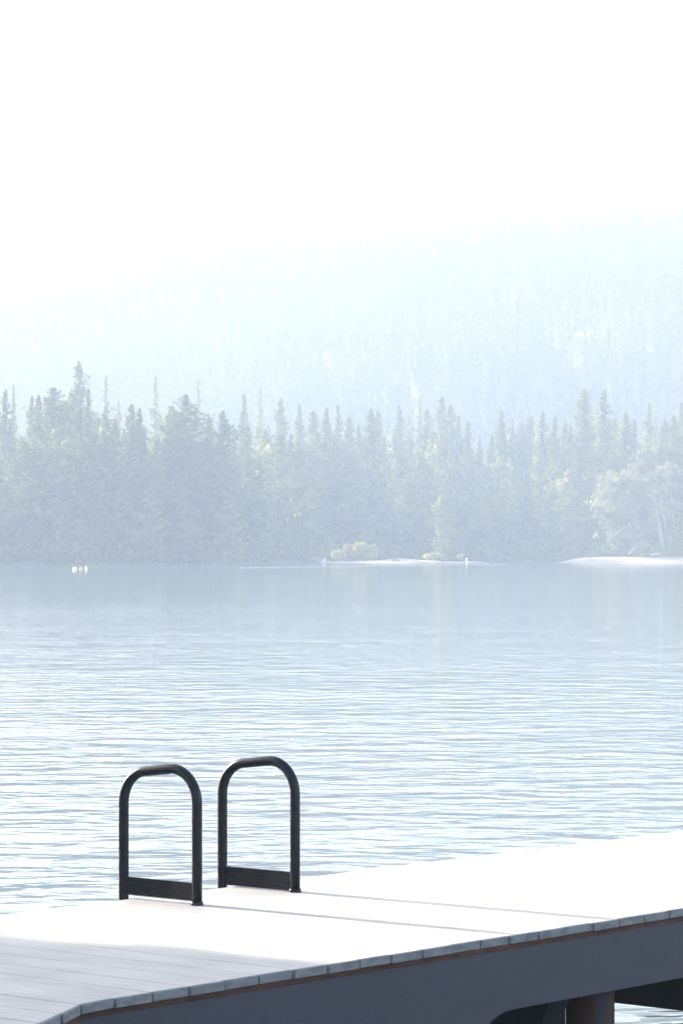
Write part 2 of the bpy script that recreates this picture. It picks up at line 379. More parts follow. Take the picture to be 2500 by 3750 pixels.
# skyline treetops: (photo x, photo y of the tip, distance, kind, width, own label or None)
SKY = [
 (20, 1433, 428, 'spire', 1, None), (49, 1409, 445, 'airy_b', 1.1, 'loose pointed conifer nearest the left edge, tip just above its neighbours'),
 (116, 1455, 440, 'spire_b', 1, None), (142, 1449, 432, 'column', 0.9, None),
 (195, 1421, 424, 'column_b', 1.25, 'broad blunt conifer between the left edge and the tallest spire'),
 (259, 1441, 428, 'pine', 1.0, None),
 (289, 1326, 462, 'column', 1.05, 'tallest conifer of the far shore, a pointed spire at upper left'),
 (323, 1427, 430, 'spire_b', 1.05, None),
 (388, 1374, 500, 'airy', 1.2, 'faint pale spire right of the tallest left spire, its lower boughs spread wide'),
 (434, 1465, 500, 'airy_b', 1.3, None),
 (482, 1483, 414, 'spire', 1.15, 'dark conical conifer with a second lower tip beside it, at left'),
 (511, 1499, 416, 'spire', 1.0, None),
 (568, 1378, 480, 'airy', 1.15, 'tall airy conifer with sky between its boughs, left of the dark blunt one'),
 (628, 1489, 415, 'column_b', 1.1, None),
 (681, 1448, 412, 'column_b', 1.25, 'dark thick conifer with a blunt rounded top, tallest of the front left stand'),
 (725, 1393, 500, 'airy_b', 1.0, 'thin pale spire just behind the dark blunt conifer'),
 (765, 1525, 415, 'column', 1.0, None), (817, 1507, 416, 'pine', 1.0, 'conifer with a round knob of a top, at the right end of the left stand'),
 (853, 1648, 409, 'lit', 1.25, 'short sunlit conifer at the front right end of the left stand'),
 (893, 1447, 490, 'spire_b', 1.1, 'slim conifer standing right of the left stand, taller than its neighbours'),
 (953, 1411, 545, 'airy_b', 1.1, 'faintest thin spire, almost lost in haze, left of centre'),
 (1028, 1462, 500, 'spire', 1.1, None), (1096, 1481, 505, 'spire_b', 1.15, None), (1148, 1507, 500, 'column', 1, None),
 (1196, 1497, 498, 'spire', 1, None), (1238, 1487, 502, 'spire_b', 1, None), (1278, 1527, 500, 'column', 0.9, None), (1312, 1562, 490, 'spire', 0.9, None),
 (1358, 1499, 497, 'column', 1.05, 'blunt sunlit conifer at the centre of the skyline'),
 (1383, 1507, 505, 'spire', 1, None), (1461, 1493, 500, 'spire', 1.05, None), (1499, 1505, 510, 'airy', 1, None),
 (1535, 1459, 508, 'airy', 1.05, 'loose pale conifer with reddish boughs left of the tall centre spire'),
 (1563, 1497, 495, 'column', 0.9, None),
 (1618, 1454, 500, 'spire', 1.15, 'tall centre spire, highest tip between the faint spire and the tall pair'),
 (1649, 1483, 498, 'column', 0.95, None), (1678, 1524, 505, 'spire_b', 1, None), (1713, 1545, 495, 'spire', 1, None), (1756, 1602, 500, 'spire_b', 1, None), (1800, 1592, 500, 'spire', 0.9, None),
 (1836, 1507, 498, 'spire', 1.15, 'conifer at the right rim of the dip in the skyline'),
 (1876, 1535, 490, 'spire_b', 1, None), (1908, 1549, 495, 'column', 0.9, None), (1940, 1523, 492, 'column', 1, None), (1987, 1507, 495, 'spire', 1.1, None),
 (2031, 1527, 480, 'spire_b', 1.2, 'small dark sharply pointed conifer left of the tall pair'),
 (2067, 1547, 488, 'column', 0.9, None), (2087, 1563, 495, 'spire', 0.9, None),
 (2139, 1427, 492, 'column', 1.15, 'left one of the tall pair of conifers at right, with a blunt top'),
 (2211, 1434, 486, 'spire', 1.2, 'right one of the tall pair of conifers at right, with a sharp top'),
 (2252, 1535, 495, 'column', 0.9, None), (2290, 1511, 480, 'column', 1.0, None), (2322, 1537, 485, 'spire_b', 1, None),
 (2376, 1479, 500, 'spire_b', 1.05, 'tallest conifer between the tall pair and the right edge'),
 (2398, 1520, 495, 'airy_b', 1, None), (2432, 1539, 478, 'column', 1.0, None), (2468, 1523, 482, 'spire', 1.05, None), (2494, 1479, 505, 'spire', 1.1, None),
 (2540, 1500, 495, 'spire', 1, None), (-40, 1440, 440, 'column', 1, None)]
# lower sunlit conifers in front of the dark wood
LOW = [
 (78, 1600, 415, 'column', 1.1), (225, 1560, 413, 'lit', 1.5), (345, 1580, 412, 'column_b', 1.1), (420, 1550, 425, 'spire', 1.2),
 (560, 1640, 410, 'lit', 1.4), (735, 1620, 412, 'column', 1.1), (905, 1640, 472, 'spire', 1.2), (985, 1600, 482, 'column', 1.1),
 (1065, 1590, 480, 'spire', 1.1), (1140, 1600, 478, 'lit', 1.4), (1225, 1610, 480, 'spire', 1.2), (1300, 1640, 478, 'lit', 1.3), (1405, 1600, 480, 'spire_b', 1.2), (1470, 1620, 478, 'column', 1),
 (1556, 1610, 482, 'column_b', 1.0), (1640, 1706, 512, 'column', 0.9), (1716, 1668, 474, 'lit', 1.7), (1790, 1700, 480, 'spire', 1.1), (1846, 1676, 468, 'lit', 1.9),
 (1940, 1718, 470, 'column_b', 1.2), (2015, 1603, 480, 'column', 1.1), (2091, 1712, 468, 'lit', 1.6), (2165, 1640, 478, 'spire', 1.1), (2240, 1640, 480, 'column', 1.1), (2310, 1620, 482, 'spire', 1.1), (2420, 1640, 484, 'column', 1.0), (2480, 1660, 480, 'pine', 1.0)]
ORD = ['', 'first', 'second', 'third', 'fourth', 'fifth', 'sixth']
SHORT = {49: 'the loose conifer by the left edge', 195: 'the broad blunt conifer', 289: 'the tallest left spire', 388: 'the faint wide-boughed spire', 482: 'the dark conical twin', 568: 'the tall airy conifer',
         681: 'the dark blunt conifer', 725: 'the thin pale spire', 817: 'the round-knobbed conifer', 853: 'the short sunlit conifer', 893: 'the slim conifer past the stand', 953: 'the faintest spire', 1358: 'the blunt centre conifer',
         1535: 'the reddish-boughed conifer', 1618: 'the tall centre spire', 1836: 'the rim of the skyline dip', 2031: 'the small dark pointed conifer', 2139: 'the left of the tall pair', 2211: 'the right of the tall pair',
         2376: 'the tallest conifer by the right edge'}
LOOK = {'spire': 'narrow conical conifer', 'spire_b': 'slim pointed conifer', 'column': 'dense columnar conifer', 'column_b': 'thick blunt conifer', 'airy': 'loose pale conifer', 'airy_b': 'thin loose conifer',
        'pine': 'round-topped pine', 'lit': 'short sunlit conifer'}
marks = sorted(SHORT)
def relative(px, others, what):
    near = min(marks, key=lambda q: abs(q - px)); side = 'right' if px > near else 'left'
    n = 1 + sum(1 for q in others if q not in SHORT and min(near, px) < q < max(near, px) and min(marks, key=lambda w: abs(w - q)) == near)
    return '%s %s %s of %s' % (what, 'just' if n == 1 else ORD[n] + ' treetop', side, SHORT[near])
allx = [t[0] for t in SKY]
SKY = [(px, py, max(D, 522 + (px * 7) % 14) if 1375 < px < 1960 else D, k_, w_, l_) for px, py, D, k_, w_, l_ in SKY]
LOW = [(px, py, max(D, 506 + (px * 7) % 8) if 1400 < px < 2040 else D, k_, w_) for px, py, D, k_, w_ in LOW]
for px, py, D, kind, w, lab in SKY:
    plant(kind, px, py, D, lab or relative(px, allx, 'skyline ' + LOOK[kind]), w)
lowx = [t[0] for t in LOW]
for px, py, D, kind, w in LOW:
    near = min(marks, key=lambda q: abs(q - px)); dx = px - near
    same = [q for q in lowx if min(marks, key=lambda m_: abs(m_ - q)) == near and (q > near) == (px > near)]
    n = 1 + sorted(same, key=lambda q: abs(q - near)).index(px)
    where = 'below' if n == 1 else ['', '', 'next out below', 'third out below', 'fourth out below'][n]
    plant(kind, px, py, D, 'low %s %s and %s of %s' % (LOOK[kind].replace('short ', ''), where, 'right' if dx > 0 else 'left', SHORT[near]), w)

# the lone small tree on the spit
root = plant('lit', 1621, 1812, 456, 'lone small conifer standing on the sand spit, its left side sunlit', 1.35, rot=1.0)

# leaning pines at the right end of the far sandbar
def leaning_pine(px0, py0, px1, py1, D, blobs, label, rad, seed, mat='needles_sun_tone', bark='bark_pale'):
    r = random.Random(seed)
    p0 = P(px0, py0, D); p1 = P(px1, py1, D + 1.5); root = empty('leaning_pine', p0)
    L = p1 - p0; pts = [Vector((0, 0, -0.5))] + [L * t + Vector((0.25 * math.sin(3 * t), 0.3 * math.sin(5 * t), -0.5 * math.sin(math.pi * t) * 0.4)) for t in (0.02, 0.25, 0.5, 0.75, 1.0)]
    V = []; T = []; limbs = []
    for bx, by, br, n in blobs:
        c = P(bx, by, D + r.uniform(-1.5, 1.5)) - p0
        t = max(0.15, min(0.98, (c.z / max(L.z, 0.1)) - 0.06)); q = L * t
        limbs.append(([q, q.lerp(c, 0.5) + Vector((0, 0, -0.2)), c], [rad * 0.4, rad * 0.25, rad * 0.08]))
        bt = r.uniform(0.2, 0.8)
        for i in range(int(n * 2.6)):
            if i % 14 == 0:                                    # ragged boughs rather than one even ball
                sub = Vector((r.gauss(0, .62) * br, r.gauss(0, .6) * br, r.gauss(0, .40) * br)); sr = br * r.uniform(.16, .42); st = r.uniform(-.2, .2)
            d = sub + Vector((r.gauss(0, 1), r.gauss(0, 1), r.gauss(0, .55))) * sr * .6
            nrm = d.normalized() + Vector((r.gauss(0, .4), r.gauss(0, .4), .35 + r.gauss(0, .4)))
            l = r.uniform(0.3, 0.6); ax = nrm.cross(Vector((r.gauss(0, 1), r.gauss(0, 1), r.gauss(0, 1)))).normalized(); si = nrm.cross(ax).normalized()
            cc = c + d; V += [cc - ax * l * .5, cc + si * l * .3, cc + ax * l * .5, cc - si * l * .3]; T.append(min(1, max(0, bt + st + r.uniform(-.08, .08))))
    V = np.array([tuple(q) for q in V]); n = len(T)
    cm = np_mesh('crown', V, np.arange(4 * n).reshape(n, 4), T); mesh_obj('crown', cm, M[mat], root)
    tm = trunk_mesh('trunk', pts, [rad * 1.3, rad, rad * .85, rad * .7, rad * .5, rad * .2], 8, limbs); mesh_obj('trunk', tm, M[bark], root)
    return tag(root, label, 'tree', 'leaning pines on the right sandbar')
leaning_pine(2372, 2035, 2262, 1742, 458, [(2245, 1765, 1.7, 420), (2290, 1770, 1.4, 300), (2225, 1830, 1.9, 520), (2262, 1840, 2.0, 560), (2215, 1880, 1.3, 280), (2255, 1895, 1.6, 380), (2300, 1860, 1.2, 240),
     (2272, 1960, 1.6, 420), (2305, 1965, 1.5, 360), (2250, 1980, 1.1, 200), (2330, 2010, 1.0, 160), (2235, 1920, 0.9, 120)],
     'wide leaning pine at the sandbar, its rounded boughs reaching left low over the sand', 0.28, 5)
leaning_pine(2432, 2035, 2348, 1640, 460, [(2345, 1660, 1.2, 260), (2365, 1700, 1.4, 320), (2330, 1720, 1.2, 240), (2335, 1790, 1.5, 330), (2370, 1770, 1.0, 180), (2345, 1830, 0.9, 140), (2385, 1870, 0.7, 90)],
     'tall pale-trunked pine leaning left, next right of the wide leaning pine', 0.26, 9)
leaning_pine(2452, 2033, 2395, 1730, 463, [(2400, 1750, 1.1, 220), (2420, 1800, 1.0, 190), (2385, 1830, 0.8, 130), (2425, 1870, 0.7, 100)],
     'thin leaning pine second from the right edge, bare trunk below a small crown', 0.17, 13)
leaning_pine(2475, 2031, 2440, 1700, 466, [(2445, 1720, 1.2, 260), (2460, 1790, 1.2, 240), (2480, 1850, 1.0, 180), (2440, 1850, 0.8, 120)],
     'slim nearly upright pine closest to the right edge on the sandbar', 0.15, 17)

# bushes
def bush(px, pyb, pyt, wpx, D, n, label, leaf, seed, lobes=5, mat='willow'):
    r = random.Random(seed); base = P(px, pyb, D); W = wpx / F * D; Hh = (pyb - pyt) / F * D
    root = empty('bush', base); V = []; T = []; bm = bmesh.new()
    for j in range(lobes):
        u = (j + 0.5) / lobes - 0.5
        c = Vector((u * W * 0.82, r.uniform(-.2, .2) * W, Hh * (0.38 + r.uniform(0, .25) * (1 - abs(u)))))
        rr = Vector((W / lobes * 0.85, W / lobes, Hh * r.uniform(.34, .46)))
        for s in range(3):
            e = c + Vector((r.gauss(0, .3) * rr.x, r.gauss(0, .3), 0.3 * rr.z)); add_tube(bm, [(u * W * .4, 0, -0.2), Vector((u * W * .4, 0, 0)).lerp(e, .5), e], [.05, .035, .01], 5)
        for i in range(n // lobes):
            d = Vector((r.gauss(0, 1), r.gauss(0, 1), r.gauss(0, 1))).normalized() * r.random() ** .4
            cc = c + Vector((d.x * rr.x, d.y * rr.y, d.z * rr.z)); cc.z = max(cc.z, 0.05)
            l = leaf * r.uniform(.6, 1.3); ax = Vector((r.gauss(0, .6), r.gauss(0, .6), 1)).normalized(); si = ax.cross(Vector((r.gauss(0, 1), r.gauss(0, 1), .2))).normalized()
            V += [cc - ax * l * .5, cc + si * l * .22, cc + ax * l * .5, cc - si * l * .22]; T.append(r.random())
    V = np.array([tuple(q) for q in V]); n = len(T)
    mesh_obj('foliage', np_mesh('foliage', V, np.arange(4 * n).reshape(n, 4), T), M[mat], root)
    fix(bm); from_bm('stem', bm, M['bark'], root)
    return tag(root, label, 'bush')
bush(1318, 2046, 1984, 135, 455, 2400, 'large yellow-green willow bush glowing on the sand spit', 0.42, 2, 6)
bush(1238, 2048, 2010, 50, 454, 500, 'small low yellow-green bush at the left foot of the large willow bush', 0.36, 3, 3)
bush(1592, 2048, 2022, 88, 455, 800, 'low pale yellow shrub at the foot of the lone conifer', 0.3, 4, 5)
bush(1686, 2046, 2025, 24, 456, 220, 'tiny round yellow shrub right of the lone conifer', 0.28, 6, 2)
bush(2090, 2046, 1990, 60, 470, 800, 'pale green bush leaning over the water left of the bright sandbar', 0.42, 8, 3, 'needles_pale')
bush(1935, 2046, 1965, 45, 470, 600, 'slim pale shrub at the dark shore left of the bright sandbar', 0.42, 10, 2, 'needles_pale')
bush(1208, 2046, 1955, 34, 470, 400, 'thin faint grey shrub behind the spit, left of the large willow bush', 0.4, 12, 2, 'needles_pale')
bush(2385, 2030, 1975, 50, 466, 500, 'yellow shrub glowing between the leaning trunks', 0.34, 14, 2)
bush(2480, 2024, 1940, 70, 474, 900, 'yellow-green thicket behind the trunks at the right edge', 0.4, 15, 3)

# driftwood
def log(pts, rad, label):
    root_p = Vector(pts[0]); bm = bmesh.new(); q = [Vector(p) - root_p for p in pts]
    add_tube(bm, q, [rad, rad * .85, rad * .45], 8)
    add_tube(bm, [q[1], q[1] + Vector((.25, .1, .35))], [rad * .4, rad * .15], 5)
    fix(bm); o = from_bm('driftwood_log', bm, M['deadwood'], smooth=True); o.location = root_p
    return tag(o, label, 'driftwood')
log([P(2302, 2030, 454), P(2316, 2014, 454.5), P(2331, 2001, 455)], 0.13, 'bleached log leaning up from the sandbar under the wide leaning pine')
log([P(2254, 1958, 455), P(2268, 1943, 455.6), P(2290, 1930, 456)], 0.10, 'bleached broken branch hanging in the lower boughs of the wide leaning pine')
log([P(2385, 2032, 452), P(2400, 2029, 452.6), P(2420, 2028, 453)], 0.14, 'short bleached log lying on the sand at the leaning trunks')
log([P(1440, 2052, 449), P(1450, 2048, 449.6), P(1462, 2053, 450)], 0.13, 'dark short log on the sand right of the willow bush').data.materials[0] = M['bark']

# pale outcrop high on the hill
bm = bmesh.new(); rr = random.Random(4)
for cx, cz, sx in [(0, 0, 5), (4.2, -1.5, 3.6), (-4, -1.0, 3.2), (1.5, -4.5, 3.0), (7.5, -5, 2.6)]:
    t = bmesh.ops.create_icosphere(bm, subdivisions=3, radius=1.0)
    for v_ in t['verts']:
        k = 1 + 0.18 * math.sin(v_.co.x * 4 + cx) + 0.15 * math.sin(v_.co.z * 5 + v_.co.y * 3 + cz)
        v_.co = Vector((cx + v_.co.x * sx * k, v_.co.y * 4 * k, cz + v_.co.z * sx * 0.45 * k))
o = from_bm('rock_outcrop', bm, M['rock']); p = P(2150, 1425, 780); o.location = (p.x, 780, float(ground_h(p.x, 780)) + 2); o.scale = (.5, .5, .5)
tag(o, 'pale rock outcrop on the hazy hillside above the tall pair of conifers', 'rock outcrop')

# ------------------------------------------------------------------ massed woods (stuff)
def template(seed, H, rad, nb, leaf):
    V, Fc, T = conifer_quads(H, 0.06, rad, 'spire' if seed % 2 else 'column', nb, leaf, seed, 0.75)
    return V, Fc, np.array(T)
def scatter(name, spots, temps, mat, label, cat):
    AV = []; AF = []; AT = []; off = 0
    for (x, y, z, h, w, a, k) in spots:
        V, Fc, T = temps[k]
        c, s = math.cos(a), math.sin(a)
        W = np.stack([(V[:, 0] * c - V[:, 1] * s) * w + x, (V[:, 0] * s + V[:, 1] * c) * w + y, V[:, 2] * h + z], -1)
        AV.append(W); AF.append(Fc + off); AT.append(np.clip(T * 0.8 + rng.uniform(-.15, .3), 0, 1)); off += len(V)
    me = np_mesh(name, np.concatenate(AV), np.concatenate(AF), np.concatenate(AT))
    return tag(mesh_obj(name, me, mat), label, cat, kind='stuff')
temps = [template(s, 16, 2.6, 110, 1.15) for s in range(5)]
sp = []
# the sun reaches the spits and the trees on them through lower growth: (x, y, z, half width)
KEYS = [(2.7, 455, .5, 5), (15, 456, 3, 3), (8, 452, .3, 8), (40, 458, 3, 6), (43, 458, 5, 5), (48, 459, 9, 4), (40, 450, .5, 6), (48, 450, .6, 6), (60, 449, .8, 9)]
topx = np.array(sorted(t[0] for t in SKY)); topy = np.array([t[1] for t in sorted(SKY)])
tries = 0
while len(sp) < 1150 and tries < 12000:
    tries += 1
    D = 7 + 140 * rng.random() ** 1.5; xx = rng.uniform(-140, 140); y = float(shore_y(xx)) + D
    if y > 585: continue
    z = float(ground_h(xx, y))
    px = 1250 + xx / y * F
    lim = (np.interp(px, topx, topy) if 0 < px < 2500 else 1500) + rng.uniform(90, 300)
    h = ((HORIZON - lim) / F * y + EYE - z) / 16
    for kx, ky, kz, kr in KEYS:
        dx, dy = xx - kx, y - ky; al = dx * n_.x + dy * n_.y; la = abs(dx * n_.y - dy * n_.x)
        if al > 0 and la < kr + 2: h = min(h, (kz + al * 0.32 - z) / 16)
    if h < 0.22: continue
    sp.append((xx, y, z, min(h, 1.35), rng.uniform(.9, 1.3), rng.uniform(0, 6.28), int(rng.integers(5))))
scatter('woods', sp, temps, M['needles'], 'dark hazy mass of forest behind the front conifers', 'woods')
sp = []
tu = [template(30 + s, 3, 1.5, 34, .55) for s in range(4)]
for i in range(1000):
    xx = rng.uniform(-130, 130); y = float(shore_y(xx)) + rng.uniform(.6, 7); z = float(ground_h(xx, y))
    sp.append((xx, y, z - .15, rng.uniform(.35, .9), rng.uniform(.7, 1.3), rng.uniform(0, 6.28), int(rng.integers(4))))
scatter('undergrowth', sp, tu, M['needles'], 'dark low shrubs crowding the waterline of the far shore', 'undergrowth')
temps2 = [template(10 + s, 10, 1.45, 38, 1.15) for s in range(6)]
sp = []
while len(sp) < 17000:
    y = 600 + 800 * rng.random() ** 0.9; xx = rng.uniform(-1, 1) * (0.22 * y + 30)
    bk = float(sstep(0.10, -0.14, xx / y))
    if y > 1045 + 365 * bk: continue
    z = float(ground_h(xx, y))
    if vnoise(np.array(xx / 22.), np.array(y / 60.), 9) < 0.2 and rng.random() < .3: continue
    if abs(xx - p.x) < 6 and -22 < y - 780 < 3: continue
    sp.append((xx, y, z - .3, rng.uniform(.6, 1.25), rng.uniform(.75, 1.25), rng.uniform(0, 6.28), int(rng.integers(6))))
scatter('forest', sp, temps2, M['needles_dark'], 'pale blue forest covering the hazy hillside', 'forest')

# ------------------------------------------------------------------ the dock
A0 = G(434, 3655)
e = Vector((math.cos(E_ANG), math.sin(E_ANG), 0)); n_ = Vector((-e.y, e.x, 0)); up = Vector((0, 0, 1))
def S(s, v, z): return A0 + e * s + n_ * v + up * (z - DECK)
def sv(p): d = p - A0; return d.dot(e), d.dot(n_)
print('DOCK', [tuple(round(c, 3) for c in sv(G(*q))) for q in [(434, 3655), (1250, 3512), (2437, 3346), (315, 3671), (215, 3707), (143, 3749), (151, 3334), (1250, 3197), (2500, 3050), (726, 3316), (451, 3289), (1082, 3269), (813, 3252), (0, 3440), (1250, 3540)]])
PITCHW = 0.1735; S_MIN = -13 * PITCHW - .02; S_BEND = -0.15; WIDTH = 1.915
def v_near(s): return 0.0 if s > S_BEND else 0.52 * (s - S_BEND)
S_MAX = 7.6
dock = empty('dock', S(2.0, 0.9, 0.0), E_ANG)
tag(dock, 'weathered board dock with a dark blue-grey fascia, reaching across the bottom right', 'dock')
bpy.context.view_layer.update()
inv = dock.matrix_world.inverted()
def dock_part(name, bm, mat, smooth=False):
    fix(bm); bmesh.ops.transform(bm, matrix=inv, verts=bm.verts)
    return from_bm(name, bm, mat, dock, smooth)
TH = 0.030
bm = bmesh.new(); tints = []
rr = random.Random(11); s = S_MIN; k = 0
while s < S_MAX:
    w = PITCHW - 0.0032 + rr.uniform(-.001, .001)
    a, c = s + 0.003, s + 0.003 + w
    j = rr.uniform(-.006, .006); jz = rr.uniform(-.0006, .0006); ch = 0.005
    prof = [(a, DECK - TH), (c, DECK - TH), (c, DECK - ch), (c - ch * .3, DECK - ch * .3), (c - ch, DECK), (a + ch, DECK), (a + ch * .3, DECK - ch * .3), (a, DECK - ch)]
    nn = len(prof); far = WIDTH + rr.uniform(-.005, .005)
    mid_ = (a + c) / 2
    r0 = [bm.verts.new(S(mid_ + (x - mid_) * .945, v_near(x) + j + 0.004 * (z >= DECK - 1e-6), z + jz)) for x, z in prof]   # worn corners
    rm = [bm.verts.new(S(x, v_near(x) + j + .014, z + jz)) for x, z in prof]
    r1 = [bm.verts.new(S(x, far, z + jz)) for x, z in prof]
    fs = [bm.faces.new(r0), bm.faces.new(r1[::-1])] + [bm.faces.new((r0[i], rm[i], rm[(i + 1) % nn], r0[(i + 1) % nn])) for i in range(nn)] + [bm.faces.new((rm[i], r1[i], r1[(i + 1) % nn], rm[(i + 1) % nn])) for i in range(nn)]
    t = rr.random(); tints += [t] * len(fs)
    s += PITCHW; k += 1
deck = dock_part('deck', bm, M['deck'])
deck.data.materials.append(M['end_grain'])
for i_, p_ in enumerate(deck.data.polygons): p_.material_index = 1 if i_ % 18 < 10 else 0
at = deck.data.attributes.new('tint', 'FLOAT', 'FACE'); at.data.foreach_set('value', np.array(tints, np.float32))

Z1 = DECK - TH                     # underside of the boards
Z2 = Z1 - 0.022                    # underside of the brown strip
Z3 = Z2 - 0.225                    # underside of the fascia
# brown strip under the boards, with the bend
def path(v0, s_list): return [(s_, v_near(s_) + v0) for s_ in s_list]
bm = bmesh.new()
ss = [S_MAX] + [6.0, 4.5, 3.0, 1.5, 0.4, S_BEND, -0.6, -1.2, -2.1]
pts = path(0.010, ss)
for (s0, v0), (s1, v1) in zip(pts, pts[1:]):
    add_prism(bm, [S(s0, v0, Z2), S(s0, v0, Z1 - .0005), S(s0, v0 + .05, Z1 - .0005), S(s0, v0 + .05, Z2)], S(s1, v1, 0) - S(s0, v0, 0))
# splintered end below the bend
for dz, ln, s_ in [(0.018, .16, -0.62), (0.034, .10, -0.56), (0.026, .2, -0.80)]:
    add_prism(bm, [S(s_, v_near(s_) + .004, Z2 + .004), S(s_, v_near(s_) + .03, Z2 + .004), S(s_, v_near(s_) + .03, Z2 - dz), S(s_, v_near(s_) + .004, Z2 - dz * .8)], e * ln + n_ * .01)
dock_part('stringer', bm, M['stringer'])
# fascia: side profile with the deeper rounded haunch at the left
def on_face(px, py, v):            # photo pixel -> (s, z) on the upright plane at v
    r = ray(px, py); o_ = Vector((0, 0, EYE)); t = (v - (o_ - A0).dot(n_)) / r.dot(n_); q = o_ + r * t
    return (q - A0).dot(e), q.z
hs, hz_ = on_face(1868, 3697, .012)
print('FASCIA', hs, hz_, Z3, on_face(2500, 3583, .012), on_face(1788, 3750, .012))
low = Z3 - 0.30
curve = [(S_MAX, Z3), (5.0, Z3), (3.0, Z3), (hs + .02, Z3), (hs - .03, Z3 - .003), (hs - .07, Z3 - .012), (hs - .11, Z3 - .028), (hs - .15, Z3 - .052), (hs - .19, Z3 - .085), (hs - .215, Z3 - .13), (hs - .225, low), (-0.52, low)]
bm = bmesh.new(); cols = []
for x, z in curve:
    cols.append([bm.verts.new(S(x, vv, zz)) for vv, zz in ((.012, Z2 - .001), (.012, z), (.057, z), (.057, Z2 - .001))])
for a, c in zip(cols, cols[1:]):
    for q in range(4): bm.faces.new((a[q], a[(q + 1) % 4], c[(q + 1) % 4], c[q]))
bm.faces.new(cols[0]); bm.faces.new(cols[-1])
s0, s1 = -0.525, -2.1
add_prism(bm, [S(s0, v_near(s0) + .2, Z2 - .001), S(s0, v_near(s0) + .2, low), S(s1, v_near(s1) + .03, low), S(s1, v_near(s1) + .03, Z2 - .001)], n_ * 0.04)
dock_part('fascia', bm, M['fascia'])
bm = bmesh.new()
add_prism(bm, [S(-1.9, WIDTH - .02, Z1 - .0005), S(S_MAX, WIDTH - .02, Z1 - .0005), S(S_MAX, WIDTH - .02, Z1 - .10), S(-1.9, WIDTH - .02, Z1 - .10)], n_ * -0.04)
dock_part('fascia', bm, M['fascia'])
# joists under the boards
for s_ in (3.55, 0.9, 6.2):
    bm = bmesh.new()
    zt, zb = Z1 - .001, 0.15
    add_prism(bm, [S(s_, .06, zt), S(s_ + .1, .06, zt), S(s_ + .1, .06, zb), S(s_, .06, zb)], n_ * (WIDTH - .13))
    dock_part('crossbeam', bm, M['float'])
# pile and brace
ps = on_face(2160, 3690, .17)[0]
print('PILE', ps)
bm = bmesh.new()
c0 = S(ps, .17, 0)
add_lathe(bm, [(.096, -1.2), (.096, 0.0), (.096, Z3 + .1), (.094, Z3 + .12)], 32, (c0.x, c0.y, 0))
dock_part('pile', bm, M['pile'], True)
bm = bmesh.new()
t0, t1 = on_face(2010, 3665, .115), on_face(1980, 3750, .115)
d_ = (t0[0] - t1[0]) / (t0[1] - t1[1])
b0 = S(t0[0] + .02 * d_, .115, t0[1] + .02); b1 = S(t0[0] - .6 * d_, .115, t0[1] - .6)
add_prism(bm, [b0, b0 + e * .135, b1 + e * .135, b1], n_ * .012)
dock_part('brace', bm, M['brace'])

# float tub under the left part
bm = bmesh.new()
add_prism(bm, [S(-.4, .30, -.15), S(ps + .03, .29, -.15), S(ps + .03, .29, .46), S(-.4, .30, .46)], n_ * 1.4)
bmesh.ops.bevel(bm, geom=bm.edges[:], offset=.03, segments=2, affect='EDGES')
dock_part('float', bm, M['float'])
# ------------------------------------------------------------------ the two ladder handrails
def handrail(s_, v_right, label, plate, zplate, drop):
    root = empty('handrail', S(s_, v_right, DECK), E_ANG + math.pi / 2)       # local x runs across the dock towards the water
    W, Ht, rad, tr = 0.412, 0.543, 0.136, 0.0212
    hl = Ht - 0.016                                                              # the water-side shoulder sits a little lower
    pts = [(0, 0, 0.0), (0, 0, .15), (0, 0, .3), (0, 0, Ht - rad)]
    for k in range(1, 11):
        a = math.pi / 2 * k / 10
        pts.append((rad - rad * math.cos(a), 0, Ht - rad + rad * math.sin(a)))
    for k in range(0, 11):
        a = math.pi / 2 * k / 10
        pts.append((W - rad + rad * math.sin(a), 0, hl - rad + rad * math.cos(a)))
    pts += [(W, 0, .3), (W, 0, .1), (W, 0, -.1), (W, 0, -drop)]
    bm = bmesh.new(); add_tube(bm, pts, tr, 24); fix(bm); from_bm('rail', bm, M['black_metal'], root, True)
    bm = bmesh.new()                                                             # ribbed plate between the legs
    z0, z1 = zplate; nr = 9; hgt_ = (z1 - z0) / nr
    x0, x1 = tr - .002, W - tr + .002
    prof = [Vector((x0, -.008, z0)), Vector((x0, .008, z0))]
    for i in range(nr):
        zz = z0 + i * hgt_
        prof += [Vector((x0, .008, zz + hgt_ * .15)), Vector((x0, .0045, zz + hgt_ * .3)), Vector((x0, .0045, zz + hgt_ * .5)), Vector((x0, .008, zz + hgt_ * .7))]
    prof += [Vector((x0, .008, z1)), Vector((x0, -.008, z1))]
    for i in reversed(range(nr)):
        zz = z0 + i * hgt_
        prof += [Vector((x0, -.008, zz + hgt_ * .7)), Vector((x0, -.0045, zz + hgt_ * .5)), Vector((x0, -.0045, zz + hgt_ * .3)), Vector((x0, -.008, zz + hgt_ * .15))]
    add_prism(bm, prof, Vector((x1 - x0, 0, 0)))
    bmesh.ops.triangulate(bm, faces=[f for f in bm.faces if len(f.verts) > 4])
    fix(bm); pl = from_bm('plate', bm, M['black_plate'], root)
    bm = bmesh.new()
    zc = z1 + .003 if plate == 'top' else z0 - .003
    add_tube(bm, [(x0 + .003, 0, zc), (x1 - .003, 0, zc)], .0028, 8); fix(bm); from_bm('edge_glint', bm, M['edge_highlight'], pl)  # thin pale tube standing in for the highlight along the plate edge
    bm = bmesh.new(); add_lathe(bm, [(.0265, .0005), (.0265, .005), (.0245, .011), (.0222, .016)], 24); fix(bm); from_bm('foot_collar', bm, M['black_metal'], root, True)
    return tag(root, label, 'handrail', 'arched ladder handrails on the dock edge')
s1, v1 = sv(G(721, 3316)); s2, v2 = sv(G(1080, 3268))
print('RAILS', s1, v1, s2, v2)
